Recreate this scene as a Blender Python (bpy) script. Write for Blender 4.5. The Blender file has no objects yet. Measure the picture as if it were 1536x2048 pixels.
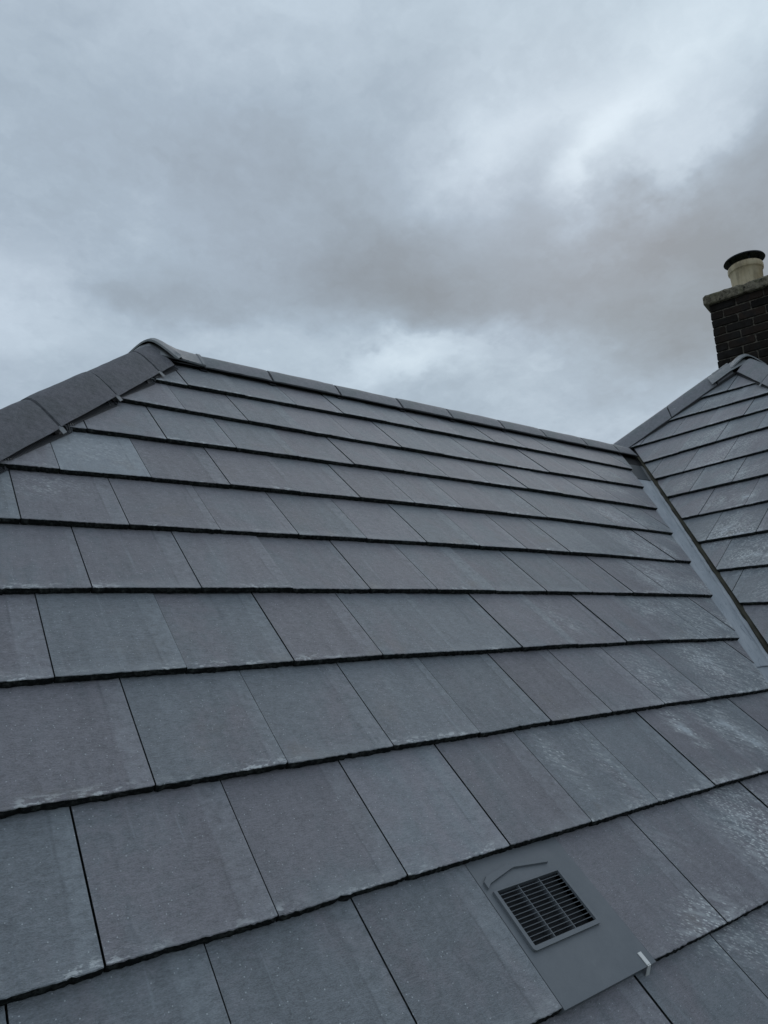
import bpy, bmesh, math, random
from mathutils import Vector, Matrix, noise
from math import sin, cos, tan, pi, sqrt, radians, exp

scene = bpy.context.scene
COL = scene.collection
ZO = 6.5                                    # eye height above the ground

# ------------------------------------------------------------------ camera
PSI, TH, RO, FPX = 0.919433709, 0.190879707, -0.0522641618, 1413.37212
fx = Vector((cos(PSI), sin(PSI), 0)); rt = Vector((sin(PSI), -cos(PSI), 0))
F = fx*cos(TH) + Vector((0, 0, sin(TH)))
U0 = -fx*sin(TH) + Vector((0, 0, cos(TH)))
CR = rt*cos(RO) + U0*sin(RO); CU = -rt*sin(RO) + U0*cos(RO)
cam = bpy.data.cameras.new('camera'); camo = bpy.data.objects.new('camera', cam); COL.objects.link(camo)
camo.matrix_world = Matrix(((CR.x, CU.x, -F.x, 0), (CR.y, CU.y, -F.y, 0), (CR.z, CU.z, -F.z, ZO), (0, 0, 0, 1)))
cam.sensor_fit = 'VERTICAL'; cam.sensor_height = 24.0; cam.sensor_width = 18.0
cam.lens = 24.0*FPX/2048.0
cam.clip_start = 0.02; cam.clip_end = 2000
scene.camera = camo

scene.view_settings.view_transform = 'Standard'; scene.view_settings.look = 'None'
scene.view_settings.exposure = 0.0; scene.view_settings.gamma = 1.0

# ------------------------------------------------------------------ node helper
class NT:
    def __init__(s, tree):
        s.t = tree; s.n = tree.nodes; s.l = tree.links
    def node(s, typ, **kw):
        n = s.n.new(typ)
        for k, v in kw.items(): setattr(n, k, v)
        return n
    def link(s, a, b): s.l.new(a, b)
    def _in(s, sock, v):
        if v is None: return
        if isinstance(v, (int, float)): sock.default_value = v
        elif isinstance(v, (tuple, list, Vector)):
            if sock.type == 'RGBA' and len(v) == 3: v = (*v, 1)
            sock.default_value = tuple(v)
        else: s.l.new(v, sock)
    def math(s, op, a, b=None, c=None, clamp=False):
        n = s.n.new('ShaderNodeMath'); n.operation = op; n.use_clamp = clamp
        s._in(n.inputs[0], a); s._in(n.inputs[1], b)
        if c is not None: s._in(n.inputs[2], c)
        return n.outputs[0]
    def vmath(s, op, a, b=None, scale=None, out=0):
        n = s.n.new('ShaderNodeVectorMath'); n.operation = op
        s._in(n.inputs[0], a)
        if b is not None: s._in(n.inputs[1], b)
        if scale is not None: s._in(n.inputs[3], scale)
        return n.outputs['Value'] if out == 'v' else n.outputs[0]
    def mix(s, f, a, b, blend='MIX'):
        n = s.n.new('ShaderNodeMix'); n.data_type = 'RGBA'; n.blend_type = blend
        s._in(n.inputs[0], f); s._in(n.inputs[6], a); s._in(n.inputs[7], b)
        return n.outputs[2]
    def noise(s, vec, scale=5, detail=3, rough=.5, out=0, dist=0):
        n = s.n.new('ShaderNodeTexNoise')
        s._in(n.inputs['Vector'], vec); n.inputs['Scale'].default_value = scale
        n.inputs['Detail'].default_value = detail; n.inputs['Roughness'].default_value = rough
        n.inputs['Distortion'].default_value = dist
        return n.outputs[out]
    def voro(s, vec, scale=5, feature='F1', rand=1.0, out='Distance'):
        n = s.n.new('ShaderNodeTexVoronoi'); n.feature = feature
        s._in(n.inputs['Vector'], vec); n.inputs['Scale'].default_value = scale
        n.inputs['Randomness'].default_value = rand
        return n.outputs[out]
    def scl(s, vec, sx, sy, sz):
        return s.vmath('MULTIPLY', vec, (sx, sy, sz))
    def ramp(s, f, lo, hi, smooth=True):
        n = s.n.new('ShaderNodeMapRange'); n.interpolation_type = 'SMOOTHSTEP' if smooth else 'LINEAR'
        n.clamp = True
        s._in(n.inputs[0], f); n.inputs[1].default_value = lo; n.inputs[2].default_value = hi
        return n.outputs[0]
    def attr(s, name, out='Vector'):
        n = s.n.new('ShaderNodeAttribute'); n.attribute_name = name
        return n.outputs[out]
    def sep(s, v):
        n = s.n.new('ShaderNodeSeparateXYZ'); s._in(n.inputs[0], v); return n.outputs
    def comb(s, x, y, z):
        n = s.n.new('ShaderNodeCombineXYZ'); s._in(n.inputs[0], x); s._in(n.inputs[1], y); s._in(n.inputs[2], z)
        return n.outputs[0]
    def bump(s, h, strength=.3, dist=.002, normal=None):
        n = s.n.new('ShaderNodeBump'); n.inputs['Strength'].default_value = strength
        n.inputs['Distance'].default_value = dist; s._in(n.inputs['Height'], h)
        if normal is not None: s.l.new(normal, n.inputs['Normal'])
        return n.outputs[0]

def material(name):
    m = bpy.data.materials.new(name); m.use_nodes = True
    t = NT(m.node_tree); t.n.clear()
    out = t.node('ShaderNodeOutputMaterial'); b = t.node('ShaderNodeBsdfPrincipled')
    t.link(b.outputs[0], out.inputs[0])
    return m, t, b

# ------------------------------------------------------------------ sky
world = bpy.data.worlds.new('World'); scene.world = world; world.use_nodes = True
w = NT(world.node_tree); w.n.clear()
wout = w.node('ShaderNodeOutputWorld'); bg = w.node('ShaderNodeBackground')
w.link(bg.outputs[0], wout.inputs[0])
SUN_DIR = Vector((0.696, 0.44, 0.567)).normalized()
sky = w.node('ShaderNodeTexSky', sky_type='NISHITA', sun_disc=False)
sky.sun_elevation = math.asin(SUN_DIR.z); sky.sun_rotation = math.atan2(SUN_DIR.x, SUN_DIR.y)
tc = w.node('ShaderNodeTexCoord')
D = w.vmath('NORMALIZE', tc.outputs['Generated'])
sp = w.sep(D)
# cloud layer on a plane overhead, so that clouds flatten towards the horizon
zc = w.math('ADD', w.math('MAXIMUM', sp[2], 0.0), 0.35)
CP = w.comb(w.math('DIVIDE', sp[0], zc), w.math('DIVIDE', sp[1], zc), 0.0)
warp = w.vmath('SUBTRACT', w.noise(CP, 1.6, 5, .55, out=1), (.5, .5, .5))
warp2 = w.vmath('SUBTRACT', w.noise(CP, 6.0, 5, .6, out=1), (.5, .5, .5))
DW = w.vmath('ADD', D, w.vmath('SCALE', warp, scale=.30))
DW = w.vmath('ADD', DW, w.vmath('SCALE', warp2, scale=.11))
# (direction, major axis direction hint, size along it, size across, brightness)
BLOBS = [
 ((0.700, 0.43, 0.560), (-.05, .25, -.2), .060, .030, .17),
 ((0.751, 0.377, 0.543), (.1, -.2, .1), .09, .025, .12),
 ((0.719, 0.317, 0.618), (.1, -.3, .25), .18, .07, .13),
 ((0.62, 0.42, 0.66), (.3, -.3, .1), .22, .15, .08),
 ((0.611, 0.515, 0.601), (.3, -.3, .15), .10, .028, .10),
 ((0.597, 0.700, 0.375), (.3, -.3, 0), .13, .028, .17),
 ((0.78, 0.52, 0.33), (.3, -.3, 0), .20, .06, .03),
 ((0.117, 0.890, 0.440), (.3, 0, 0), .08, .06, .09),
 ((0.309, 0.628, 0.715), (.2, -.3, .1), .20, .10, .08),
 ((0.378, 0.829, 0.405), (.3, -.2, 0), .16, .035, .09),
 ((0.25, 0.80, 0.55), (0, 0, .3), .10, .05, .05),
 ((0.520, 0.690, 0.490), (.3, -.25, .02), .24, .085, -.185),
 ((0.62, 0.64, 0.44), (.3, -.25, -.02), .18, .06, -.07),
 ((0.273, 0.734, 0.621), (.2, 0, .3), .12, .09, -.08),
 ((0.40, 0.67, 0.61), (.3, -.2, 0), .16, .09, -.06),
 ((0.803, 0.346, 0.470), (.2, -.3, .05), .18, .11, -.20),
 ((0.740, 0.520, 0.430), (.3, -.3, 0), .16, .09, -.09),
 ((0.256, 0.862, 0.435), (.3, -.05, 0), .14, .035, -.08),
 ((0.117, 0.757, 0.643), (.2, .1, .2), .12, .12, -.02),
 ((0.68, 0.42, 0.50), (.3, -.3, -.05), .10, .05, -.05)]
total = None
for d0, ax, sa, sb, amp in BLOBS:
    d0 = Vector(d0).normalized(); A = Vector(ax); A = (A - d0*A.dot(d0)).normalized(); B = d0.cross(A)
    dl = w.vmath('SUBTRACT', DW, d0)
    v = w.comb(w.vmath('DOT_PRODUCT', dl, A/sa, out='v'), w.vmath('DOT_PRODUCT', dl, B/sb, out='v'),
               w.vmath('DOT_PRODUCT', dl, d0/.6, out='v'))
    g = w.math('EXPONENT', w.math('MULTIPLY', w.vmath('DOT_PRODUCT', v, v, out='v'), -1.0))
    total = w.math('MULTIPLY_ADD', g, amp, total if total is not None else 0.0)
n1 = w.math('SUBTRACT', w.noise(w.vmath('ADD', CP, w.vmath('SCALE', warp, scale=.6)), 2.4, 8, .58), .5)
n2 = w.math('SUBTRACT', w.noise(w.vmath('ADD', CP, warp2), 6.0, 5, .5), .5)
lum = w.math('ADD', total, 0.485)
lum = w.math('MULTIPLY_ADD', n1, .26, lum)
lum = w.math('MULTIPLY_ADD', n2, .10, lum)
tt = w.ramp(lum, .25, .75, False)
cl = w.node('ShaderNodeValToRGB'); w.link(tt, cl.inputs[0])
e = cl.color_ramp.elements
e[0].position = 0.0; e[0].color = (.262, .296, .330, 1)
e[1].position = 1.0; e[1].color = (.76, .87, .96, 1)
for pos, c in ((.22, (.322, .380, .440)), (.42, (.400, .483, .570)), (.65, (.55, .65, .745))):
    x = e.new(pos); x.color = (*c, 1)
# faint lilac / teal casts between the cloud banks
cast = w.noise(CP, 1.3, 3, .5)
ccol = w.mix(w.ramp(cast, .35, .65), (.992, 1.004, 1.0), (1.008, .997, 1.004))
ccol = w.mix(1.0, cl.outputs[0], ccol, 'MULTIPLY')
skyc = w.mix(1.0, sky.outputs[0], (.08, .08, .08), 'MULTIPLY')
below = w.ramp(sp[2], -.06, .02)
fin = w.mix(.95, skyc, ccol)
fin = w.mix(below, (.10, .105, .10), fin)
w.link(fin, bg.inputs[0]); bg.inputs[1].default_value = 1.0

sun = bpy.data.lights.new('sun', 'SUN'); sun.energy = 0.5; sun.angle = radians(50); sun.color = (1, .97, .93)
so = bpy.data.objects.new('sun', sun); COL.objects.link(so)
so.rotation_euler = SUN_DIR.to_track_quat('Z', 'Y').to_euler(); so.location = (0, 0, 30)

# ------------------------------------------------------------------ materials
def mat_tile():
    m, t, b = material('slate_grey_tile_face')
    tcv = t.attr('tc'); tl = t.sep(t.attr('tl')); ti = t.sep(t.attr('tint'))
    # soft colour flow running down the slope
    flow = t.noise(t.scl(tcv, 6.0, 3.0, 9.0), 1.0, 5, .6, dist=.6)
    flow2 = t.noise(t.scl(tcv, 22.0, 3.0, 9.0), 1.0, 3, .6)
    mott = t.noise(t.scl(tcv, 38, 46, 5), 1.0, 4, .65)
    f = t.math('ADD', ti[0], t.math('MULTIPLY', t.math('SUBTRACT', flow, .5), 3.2))
    f = t.math('ADD', f, t.math('MULTIPLY', t.math('SUBTRACT', mott, .5), 1.1))
    f = t.ramp(f, 0, 1)
    teal = (.200, .217, .235); purp = (.213, .206, .225)
    c = t.mix(f, teal, purp)
    # mottled light/dark
    k = t.math('ADD', ti[1], 1.0)
    k = t.math('MULTIPLY_ADD', t.math('SUBTRACT', flow2, .5), .42, k)
    k = t.math('MULTIPLY_ADD', t.math('SUBTRACT', mott, .5), .60, k)
    g1 = t.ramp(t.noise(t.scl(tcv, 70, 230, 3), 1.0, 3, .7), .36, .64, False)
    g2 = t.ramp(t.noise(t.scl(tcv, 260, 560, 3), 1.0, 2, .7), .36, .66, False)
    fine = t.math('ADD', t.math('MULTIPLY', g1, .42), t.math('MULTIPLY', g2, .58))
    k = t.math('MULTIPLY_ADD', t.math('SUBTRACT', fine, .5), .62, k)
    c = t.mix(1.0, c, t.comb(k, k, k), 'MULTIPLY')
    # warm staining towards the lower corner of some tiles
    warm = t.math('MULTIPLY', t.ramp(t.noise(t.scl(tcv, 5, 5, 4), 1.0, 4, .6), .56, .72), t.ramp(tl[1], .75, .0))
    c = t.mix(t.math('MULTIPLY', warm, .45), c, (.20, .175, .15))
    # dark water streaks down the slope
    stn = t.noise(t.vmath('ADD', t.scl(tcv, 34, 1.4, 6), t.vmath('SCALE', t.noise(t.scl(tcv, 9, 9, 3), 1.0, 3, out=1), scale=1.2)), 1.0, 2, .5)
    streak = t.ramp(stn, .64, .74)
    c = t.mix(t.math('MULTIPLY', streak, .28), c, (.09, .10, .115))
    ls = t.noise(t.vmath('ADD', t.scl(tcv, 55, 2.2, 8), (31, 7, 3)), 1.0, 3, .6)
    c = t.mix(t.math('MULTIPLY', t.ramp(ls, .62, .78), .22), c, (.42, .47, .50))
    # pressed seam beside the interlock: a wobbling dark line and a paler band
    wob = t.math('MULTIPLY', t.math('SUBTRACT', t.noise(t.scl(tcv, 2, 9, 7), 1.0, 4, .65), .5), .035)
    pos = t.math('MULTIPLY_ADD', t.math('FRACT', t.math('MULTIPLY', t.sep(tcv)[2], 7.3)), .16, .76)
    dx = t.math('SUBTRACT', t.math('ADD', tl[0], wob), pos)
    on = t.ramp(t.noise(t.scl(tcv, 3, 4, 11), 1.0, 3, .6), .46, .62)
    seam = t.math('MULTIPLY', t.ramp(t.math('ABSOLUTE', dx), .018, .0), on)
    c = t.mix(t.math('MULTIPLY', seam, .26), c, (.05, .055, .065))
    band = t.math('MULTIPLY', t.ramp(dx, .0, .02), t.ramp(mott, .2, .7))
    c = t.mix(t.math('MULTIPLY', band, .14), c, (.50, .55, .58))
    # dark pits
    pv = t.voro(t.scl(tcv, 1, 1.5, 1), 260, rand=1)
    pm = t.ramp(t.noise(t.scl(tcv, 7, 7, 5), 1.0, 4, .6), .50, .66)
    c = t.mix(t.math('MULTIPLY', t.math('MULTIPLY', t.ramp(pv, .22, .08), pm), .6), c, (.03, .03, .035))
    # pale crumbs of lime along the lower edge
    edge = t.ramp(tl[1], .10, .0)
    en = t.noise(t.scl(tcv, 34, 70, 5), 1.0, 5, .7)
    em = t.ramp(t.noise(t.scl(tcv, 3.4, .6, 5), 1.0, 3, .6), .44, .62)
    ef = t.math('MULTIPLY', t.math('MULTIPLY', t.ramp(en, .50, .60), edge), em)
    haze = t.math('MULTIPLY', t.ramp(tl[1], .16, .01), t.math('MULTIPLY', t.ramp(t.noise(t.scl(tcv, 4.5, 6, 5), 1.0, 4, .6), .44, .62), .22))
    c = t.mix(haze, c, (.44, .45, .46))
    c = t.mix(t.math('MULTIPLY', ef, .75), c, (.74, .76, .76))
    # sparse pale dots
    sv = t.voro(tcv, 120, rand=1); sc_ = t.sep(t.voro(tcv, 120, rand=1, out='Color'))
    dots = t.math('MULTIPLY', t.ramp(sv, .20, .10), t.math('GREATER_THAN', sc_[0], .80))
    c = t.mix(t.math('MULTIPLY', dots, .7), c, (.62, .66, .68))
    # chalky scuffs: short slanted dashes inside soft patches
    ch = ti[2]
    ch2 = t.math('MULTIPLY', ch, t.ramp(t.noise(t.scl(tcv, 16, 10, 2), 1.0, 4, .6), .28, .52))
    rot = t.node('ShaderNodeVectorRotate', rotation_type='Z_AXIS'); rot.inputs['Angle'].default_value = .6
    t.link(tcv, rot.inputs['Vector'])
    dv = t.voro(t.scl(rot.outputs[0], 1.0, 2.6, 1.0), 46, rand=.7)
    dash = t.ramp(dv, .40, .20)
    dash = t.math('MULTIPLY', dash, t.ramp(t.noise(t.scl(tcv, 120, 120, 1), 1.0, 2, .6), .34, .58))
    c = t.mix(t.math('MULTIPLY', t.math('MULTIPLY', dash, ch2), .95), c, (.82, .84, .83))
    smear = t.math('MULTIPLY', ch2, t.ramp(t.noise(t.scl(rot.outputs[0], 12, 60, 1), 1.0, 4, .65), .38, .72))
    c = t.mix(t.math('MULTIPLY', smear, .55), c, (.62, .65, .66))
    ch3 = t.ramp(ch, 1.2, 1.9)                       # thick cutting dust
    c = t.mix(t.math('MULTIPLY', ch3, t.ramp(mott, .3, .6)), c, (.50, .54, .57))
    t.link(c, b.inputs['Base Color'])
    b.inputs['Roughness'].default_value = .50
    b.inputs['Specular IOR Level'].default_value = .55
    big = t.noise(t.scl(tcv, 10, 16, 4), 1.0, 4, .55)
    bn = t.bump(big, .35, .004)
    bn = t.bump(t.math('ADD', fine, t.math('MULTIPLY', mott, 1.2)), .60, .0022, bn)
    t.link(bn, b.inputs['Normal'])
    return m

def mat_body():
    m, t, b = material('raw_tile_edge')
    co = t.node('ShaderNodeTexCoord').outputs['Object']
    n = t.noise(co, 60, 5, .7); n2 = t.noise(co, 9, 3, .5)
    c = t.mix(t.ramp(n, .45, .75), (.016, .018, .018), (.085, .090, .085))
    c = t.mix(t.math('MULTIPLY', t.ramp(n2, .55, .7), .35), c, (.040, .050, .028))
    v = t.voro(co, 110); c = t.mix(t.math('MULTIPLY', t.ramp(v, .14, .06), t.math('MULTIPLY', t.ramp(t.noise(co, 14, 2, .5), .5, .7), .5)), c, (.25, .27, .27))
    t.link(c, b.inputs['Base Color']); b.inputs['Roughness'].default_value = .95
    b.inputs['Specular IOR Level'].default_value = .1
    t.link(t.bump(t.noise(t.scl(co, 1, 1, 2.5), 110, 4, .75), 1.0, .009), b.inputs['Normal'])
    return m

def mat_concrete(name, c1, c2, rough=.75, grit=1.0, pale=.4):
    m, t, b = material(name)
    co = t.node('ShaderNodeTexCoord').outputs['Object']
    a = t.noise(co, 5, 4, .6); g = t.noise(co, 260, 3, .7); g2 = t.noise(co, 40, 4, .65)
    c = t.mix(t.ramp(a, .35, .65), c1, c2)
    k = t.math('MULTIPLY_ADD', t.math('SUBTRACT', g, .5), 1.5*grit, 1.0)
    k = t.math('MULTIPLY_ADD', t.math('SUBTRACT', g2, .5), .9*grit, k)
    c = t.mix(1.0, c, t.comb(k, k, k), 'MULTIPLY')
    pat = t.math('MULTIPLY', t.ramp(t.noise(co, 3.1, 4, .7), .62, .72), t.ramp(t.noise(co, 55, 4, .7), .48, .62))
    c = t.mix(t.math('MULTIPLY', pat, pale), c, (.52, .54, .54))
    t.link(c, b.inputs['Base Color']); b.inputs['Roughness'].default_value = rough
    b.inputs['Specular IOR Level'].default_value = .4
    t.link(t.bump(t.math('ADD', g, t.math('MULTIPLY', g2, 1.5)), .45*grit, .003), b.inputs['Normal'])
    return m

def mat_plain(name, col, rough=.5, metal=0, var=.12, scale=20, spec=.5, bump=.0):
    m, t, b = material(name)
    co = t.node('ShaderNodeTexCoord').outputs['Object']
    n = t.noise(co, scale, 4, .6)
    k = t.math('MULTIPLY_ADD', t.math('SUBTRACT', n, .5), var*2, 1.0)
    t.link(t.mix(1.0, col, t.comb(k, k, k), 'MULTIPLY'), b.inputs['Base Color'])
    b.inputs['Roughness'].default_value = rough; b.inputs['Metallic'].default_value = metal
    b.inputs['Specular IOR Level'].default_value = spec
    if bump: t.link(t.bump(n, bump, .002), b.inputs['Normal'])
    return m

def mat_liner():
    m, t, b = material('grey_valley_liner')
    tcv = t.attr('tc')
    n = t.noise(t.scl(tcv, 3, 1, 1), 3, 4, .6)
    c = t.mix(t.ramp(n, .3, .7), (.33, .36, .395), (.43, .455, .485))
    wv = t.vmath('ADD', t.scl(tcv, 9, 1.0, 1), t.vmath('SCALE', t.noise(t.scl(tcv, 3, 3.5, 1), 1, 3, out=1), scale=1.1))
    r = t.noise(wv, 2.6, 1, .4)
    line = t.ramp(t.math('ABSOLUTE', t.math('SUBTRACT', r, .5)), .012, .0)
    c = t.mix(t.math('MULTIPLY', line, .75), c, (.17, .20, .24))
    d = t.noise(t.scl(tcv, 30, 14, 1), 1, 5, .7)
    c = t.mix(t.math('MULTIPLY', t.ramp(d, .52, .75), .35), c, (.60, .63, .65))
    t.link(c, b.inputs['Base Color']); b.inputs['Roughness'].default_value = .55
    t.link(t.bump(r, .4, .01), b.inputs['Normal'])
    return m

def mat_roll():
    m, t, b = material('pleated_black_flashing')
    tcv = t.sep(t.attr('tc'))
    s = t.math('SINE', t.math('MULTIPLY', tcv[0], 2*pi/.0095))
    c = t.mix(t.ramp(s, -.8, 1), (.014, .015, .017), (.075, .078, .085))
    t.link(c, b.inputs['Base Color']); b.inputs['Roughness'].default_value = .5
    t.link(t.bump(s, .8, .002), b.inputs['Normal'])
    return m

def mat_brick():
    m, t, b = material('soot_dark_brick')
    co = t.node('ShaderNodeTexCoord').outputs['Object']
    at = t.sep(t.attr('tint'))
    n = t.noise(co, 30, 5, .7); n2 = t.noise(co, 7, 3, .6)
    c = t.mix(at[0], (.010, .009, .008), (.034, .023, .018))
    c = t.mix(t.ramp(n2, .4, .7), c, (.022, .020, .019))
    k = t.math('MULTIPLY_ADD', t.math('SUBTRACT', n, .5), 1.2, 1.0)
    c = t.mix(1.0, c, t.comb(k, k, k), 'MULTIPLY')
    t.link(c, b.inputs['Base Color']); b.inputs['Roughness'].default_value = .95
    b.inputs['Specular IOR Level'].default_value = .15
    t.link(t.bump(n, .8, .006), b.inputs['Normal'])
    return m

def mat_mortar():
    m, t, b = material('old_mortar')
    co = t.node('ShaderNodeTexCoord').outputs['Object']
    n = t.noise(co, 18, 5, .7)
    t.link(t.mix(t.ramp(n, .35, .7), (.035, .030, .025), (.17, .145, .115)), b.inputs['Base Color'])
    b.inputs['Roughness'].default_value = .95
    t.link(t.bump(n, .8, .006), b.inputs['Normal'])
    return m

def mat_capstone():
    m, t, b = material('lichened_concrete')
    co = t.node('ShaderNodeTexCoord').outputs['Object']
    n = t.noise(co, 28, 6, .75); n2 = t.noise(co, 6, 4, .6)
    c = t.mix(t.ramp(n, .35, .65), (.070, .058, .040), (.24, .205, .15))
    c = t.mix(t.math('MULTIPLY', t.ramp(n2, .5, .7), .5), c, (.10, .10, .045))
    v = t.voro(co, 16); c = t.mix(t.ramp(v, .20, .12), c, (.02, .018, .015))
    v2 = t.voro(t.vmath('ADD', co, (3, 1, 2)), 34)
    c = t.mix(t.math('MULTIPLY', t.ramp(v2, .2, .1), .5), c, (.42, .40, .36))
    t.link(c, b.inputs['Base Color']); b.inputs['Roughness'].default_value = .95
    t.link(t.bump(n, .9, .01), b.inputs['Normal'])
    return m

def mat_pot():
    m, t, b = material('buff_fired_clay')
    co = t.node('ShaderNodeTexCoord').outputs['Object']
    n = t.noise(co, 5, 4, .6); n2 = t.noise(co, 40, 4, .7)
    c = t.mix(t.ramp(n, .3, .7), (.46, .36, .22), (.60, .50, .34))
    z = t.sep(co)
    s = t.ramp(t.noise(t.scl(co, 14, 14, 2.5), 1.0, 5, .65), .44, .64)
    c = t.mix(t.math('MULTIPLY', s, .45), c, (.13, .10, .07))
    c = t.mix(t.math('MULTIPLY', t.ramp(n2, .6, .75), .5), c, (.16, .12, .08))
    t.link(c, b.inputs['Base Color']); b.inputs['Roughness'].default_value = .8
    t.link(t.bump(n2, .4, .003), b.inputs['Normal'])
    return m

def mat_wall():
    m, t, b = material('red_brick_wall')
    co = t.node('ShaderNodeTexCoord').outputs['Object']
    s = t.sep(co)
    v = t.comb(t.math('ADD', s[0], s[1]), s[2], 0)
    br = t.node('ShaderNodeTexBrick'); t.link(v, br.inputs['Vector'])
    br.inputs['Scale'].default_value = 1; br.inputs['Brick Width'].default_value = .225; br.inputs['Row Height'].default_value = .075
    br.inputs['Mortar Size'].default_value = .006
    br.inputs['Color1'].default_value = (.20, .075, .045, 1); br.inputs['Color2'].default_value = (.27, .11, .07, 1)
    br.inputs['Mortar'].default_value = (.35, .32, .28, 1)
    t.link(br.outputs[0], b.inputs['Base Color']); b.inputs['Roughness'].default_value = .9
    return m

def mat_ground():
    m, t, b = material('lawn_ground')
    co = t.node('ShaderNodeTexCoord').outputs['Object']
    c = t.mix(t.ramp(t.noise(co, .4, 6, .7), .35, .65), (.045, .075, .025), (.085, .11, .045))
    t.link(c, b.inputs['Base Color']); b.inputs['Roughness'].default_value = 1
    t.link(t.bump(t.noise(co, 30, 4, .7), .8, .05), b.inputs['Normal'])
    return m

M_TILE = mat_tile(); M_BODY = mat_body()
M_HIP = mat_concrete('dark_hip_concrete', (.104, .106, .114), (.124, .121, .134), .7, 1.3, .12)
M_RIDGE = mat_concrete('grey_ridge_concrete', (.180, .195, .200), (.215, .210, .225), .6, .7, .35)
M_CAP = mat_concrete('moulded_grey_cap', (.20, .212, .216), (.235, .235, .243), .5, .6, .25)
M_LINER = mat_liner(); M_ROLL = mat_roll()
M_BLACK = mat_plain('black_plastic', (.012, .012, .013), .6)
M_DECK = mat_plain('roofing_felt', (.010, .010, .011), .9)
M_VENT = mat_concrete('grey_moulded_plastic', (.142, .155, .168), (.162, .173, .184), .42, .14, .16)
M_SLAT = mat_plain('shaded_moulded_plastic', (.13, .14, .15), .5, var=.05, scale=9)  # vent plastic darkened: shade on the louvre faces put into the colour
M_VENTD = mat_plain('dark_vent_cavity', (.06, .063, .067), .7)
M_STEEL = mat_plain('stainless_steel', (.74, .73, .70), .38, .4, var=.05)
M_CLIP = mat_plain('dull_grey_clip', (.15, .16, .17), .5, .0)
M_STRIP = mat_plain('mossy_bedding', (.060, .056, .042), .95, var=.5, scale=14, spec=.1, bump=.6)
M_LEAD = mat_plain('dark_lead_flashing', (.030, .042, .050), .5, var=.2)
M_BRICK = mat_brick(); M_MORTAR = mat_mortar(); M_CAPST = mat_capstone(); M_POT = mat_pot()
M_COWL = mat_plain('black_painted_steel', (.006, .008, .011), .55, .0, spec=.3)
M_WALL = mat_wall(); M_GROUND = mat_ground()
M_WHITE = mat_plain('white_upvc', (.75, .75, .74), .4, var=.03)
M_TIMBER = mat_plain('grey_batten', (.12, .115, .10), .8)

# ------------------------------------------------------------------ object helpers
def make(name, verts, faces, mats, midx=None, parent=None, smooth=False, attrs=None, recalc=True, origin=None):
    """verts are in eye-relative coordinates; the mesh gets its own origin."""
    if origin is None:
        n = len(verts); origin = Vector((sum(v[0] for v in verts)/n, sum(v[1] for v in verts)/n, sum(v[2] for v in verts)/n))
    origin = Vector(origin)
    me = bpy.data.meshes.new(name)
    me.from_pydata([Vector(v)-origin for v in verts], [], faces)
    for m in mats: me.materials.append(m)
    if midx: me.polygons.foreach_set('material_index', midx)
    if recalc:
        bm = bmesh.new(); bm.from_mesh(me); bmesh.ops.recalc_face_normals(bm, faces=bm.faces); bm.to_mesh(me); bm.free()
    if smooth: me.polygons.foreach_set('use_smooth', [True]*len(me.polygons))
    for an, data in (attrs or {}).items():
        a = me.attributes.new(an, 'FLOAT_VECTOR', 'POINT')
        a.data.foreach_set('vector', [x for v in data for x in v])
    o = bpy.data.objects.new(name, me); COL.objects.link(o)
    wl = origin + Vector((0, 0, ZO))
    if parent is not None:
        o.parent = parent; o.location = wl - parent['_w'] if False else wl - WORLD[parent.name]
    else: o.location = wl
    WORLD[o.name] = wl
    return o
WORLD = {}
def empty(name, loc):
    o = bpy.data.objects.new(name, None); COL.objects.link(o); o.location = loc; WORLD[o.name] = Vector(loc); o.empty_display_size = .2
    return o
def tag(o, label=None, category=None, group=None, kind=None):
    if label: o['label'] = label
    if category: o['category'] = category
    if group: o['group'] = group
    if kind: o['kind'] = kind
    return o

class MB:
    def __init__(s): s.v = []; s.f = []; s.m = []; s.a = {}
    def add(s, verts, faces, mi=0, **attrs):
        k = len(s.v); s.v += [Vector(v) for v in verts]
        s.f += [[i+k for i in f] for f in faces]
        s.m += (mi if isinstance(mi, list) else [mi]*len(faces))
        for an, d in attrs.items(): s.a.setdefault(an, []).extend(d)
    def box(s, frame, lo, hi, mi=0, cham=0):
        """frame(x,y,z)->Vector"""
        x0, y0, z0 = lo; x1, y1, z1 = hi
        if cham:
            c = cham
            pts = []
            for z, ins in ((z0, c), (z0+c, 0), (z1-c, 0), (z1, c)):
                pts += [(x0+ins+c*.0, y0+ins, z), (x1-ins, y0+ins, z), (x1-ins, y1-ins, z), (x0+ins, y1-ins, z)]
            fs = [[3, 2, 1, 0], [12, 13, 14, 15]]
            for r in range(3):
                for q in range(4): fs.append([r*4+q, r*4+(q+1) % 4, r*4+4+(q+1) % 4, r*4+4+q])
        else:
            pts = [(x0, y0, z0), (x1, y0, z0), (x1, y1, z0), (x0, y1, z0), (x0, y0, z1), (x1, y0, z1), (x1, y1, z1), (x0, y1, z1)]
            fs = [[3, 2, 1, 0], [4, 5, 6, 7], [0, 1, 5, 4], [1, 2, 6, 5], [2, 3, 7, 6], [3, 0, 4, 7]]
        s.add([frame(*p) for p in pts], fs, mi)
    def build(s, name, mats, parent=None, **kw):
        return make(name, s.v, s.f, mats if isinstance(mats, list) else [mats], s.m, parent, attrs=s.a or None, **kw)

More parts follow.
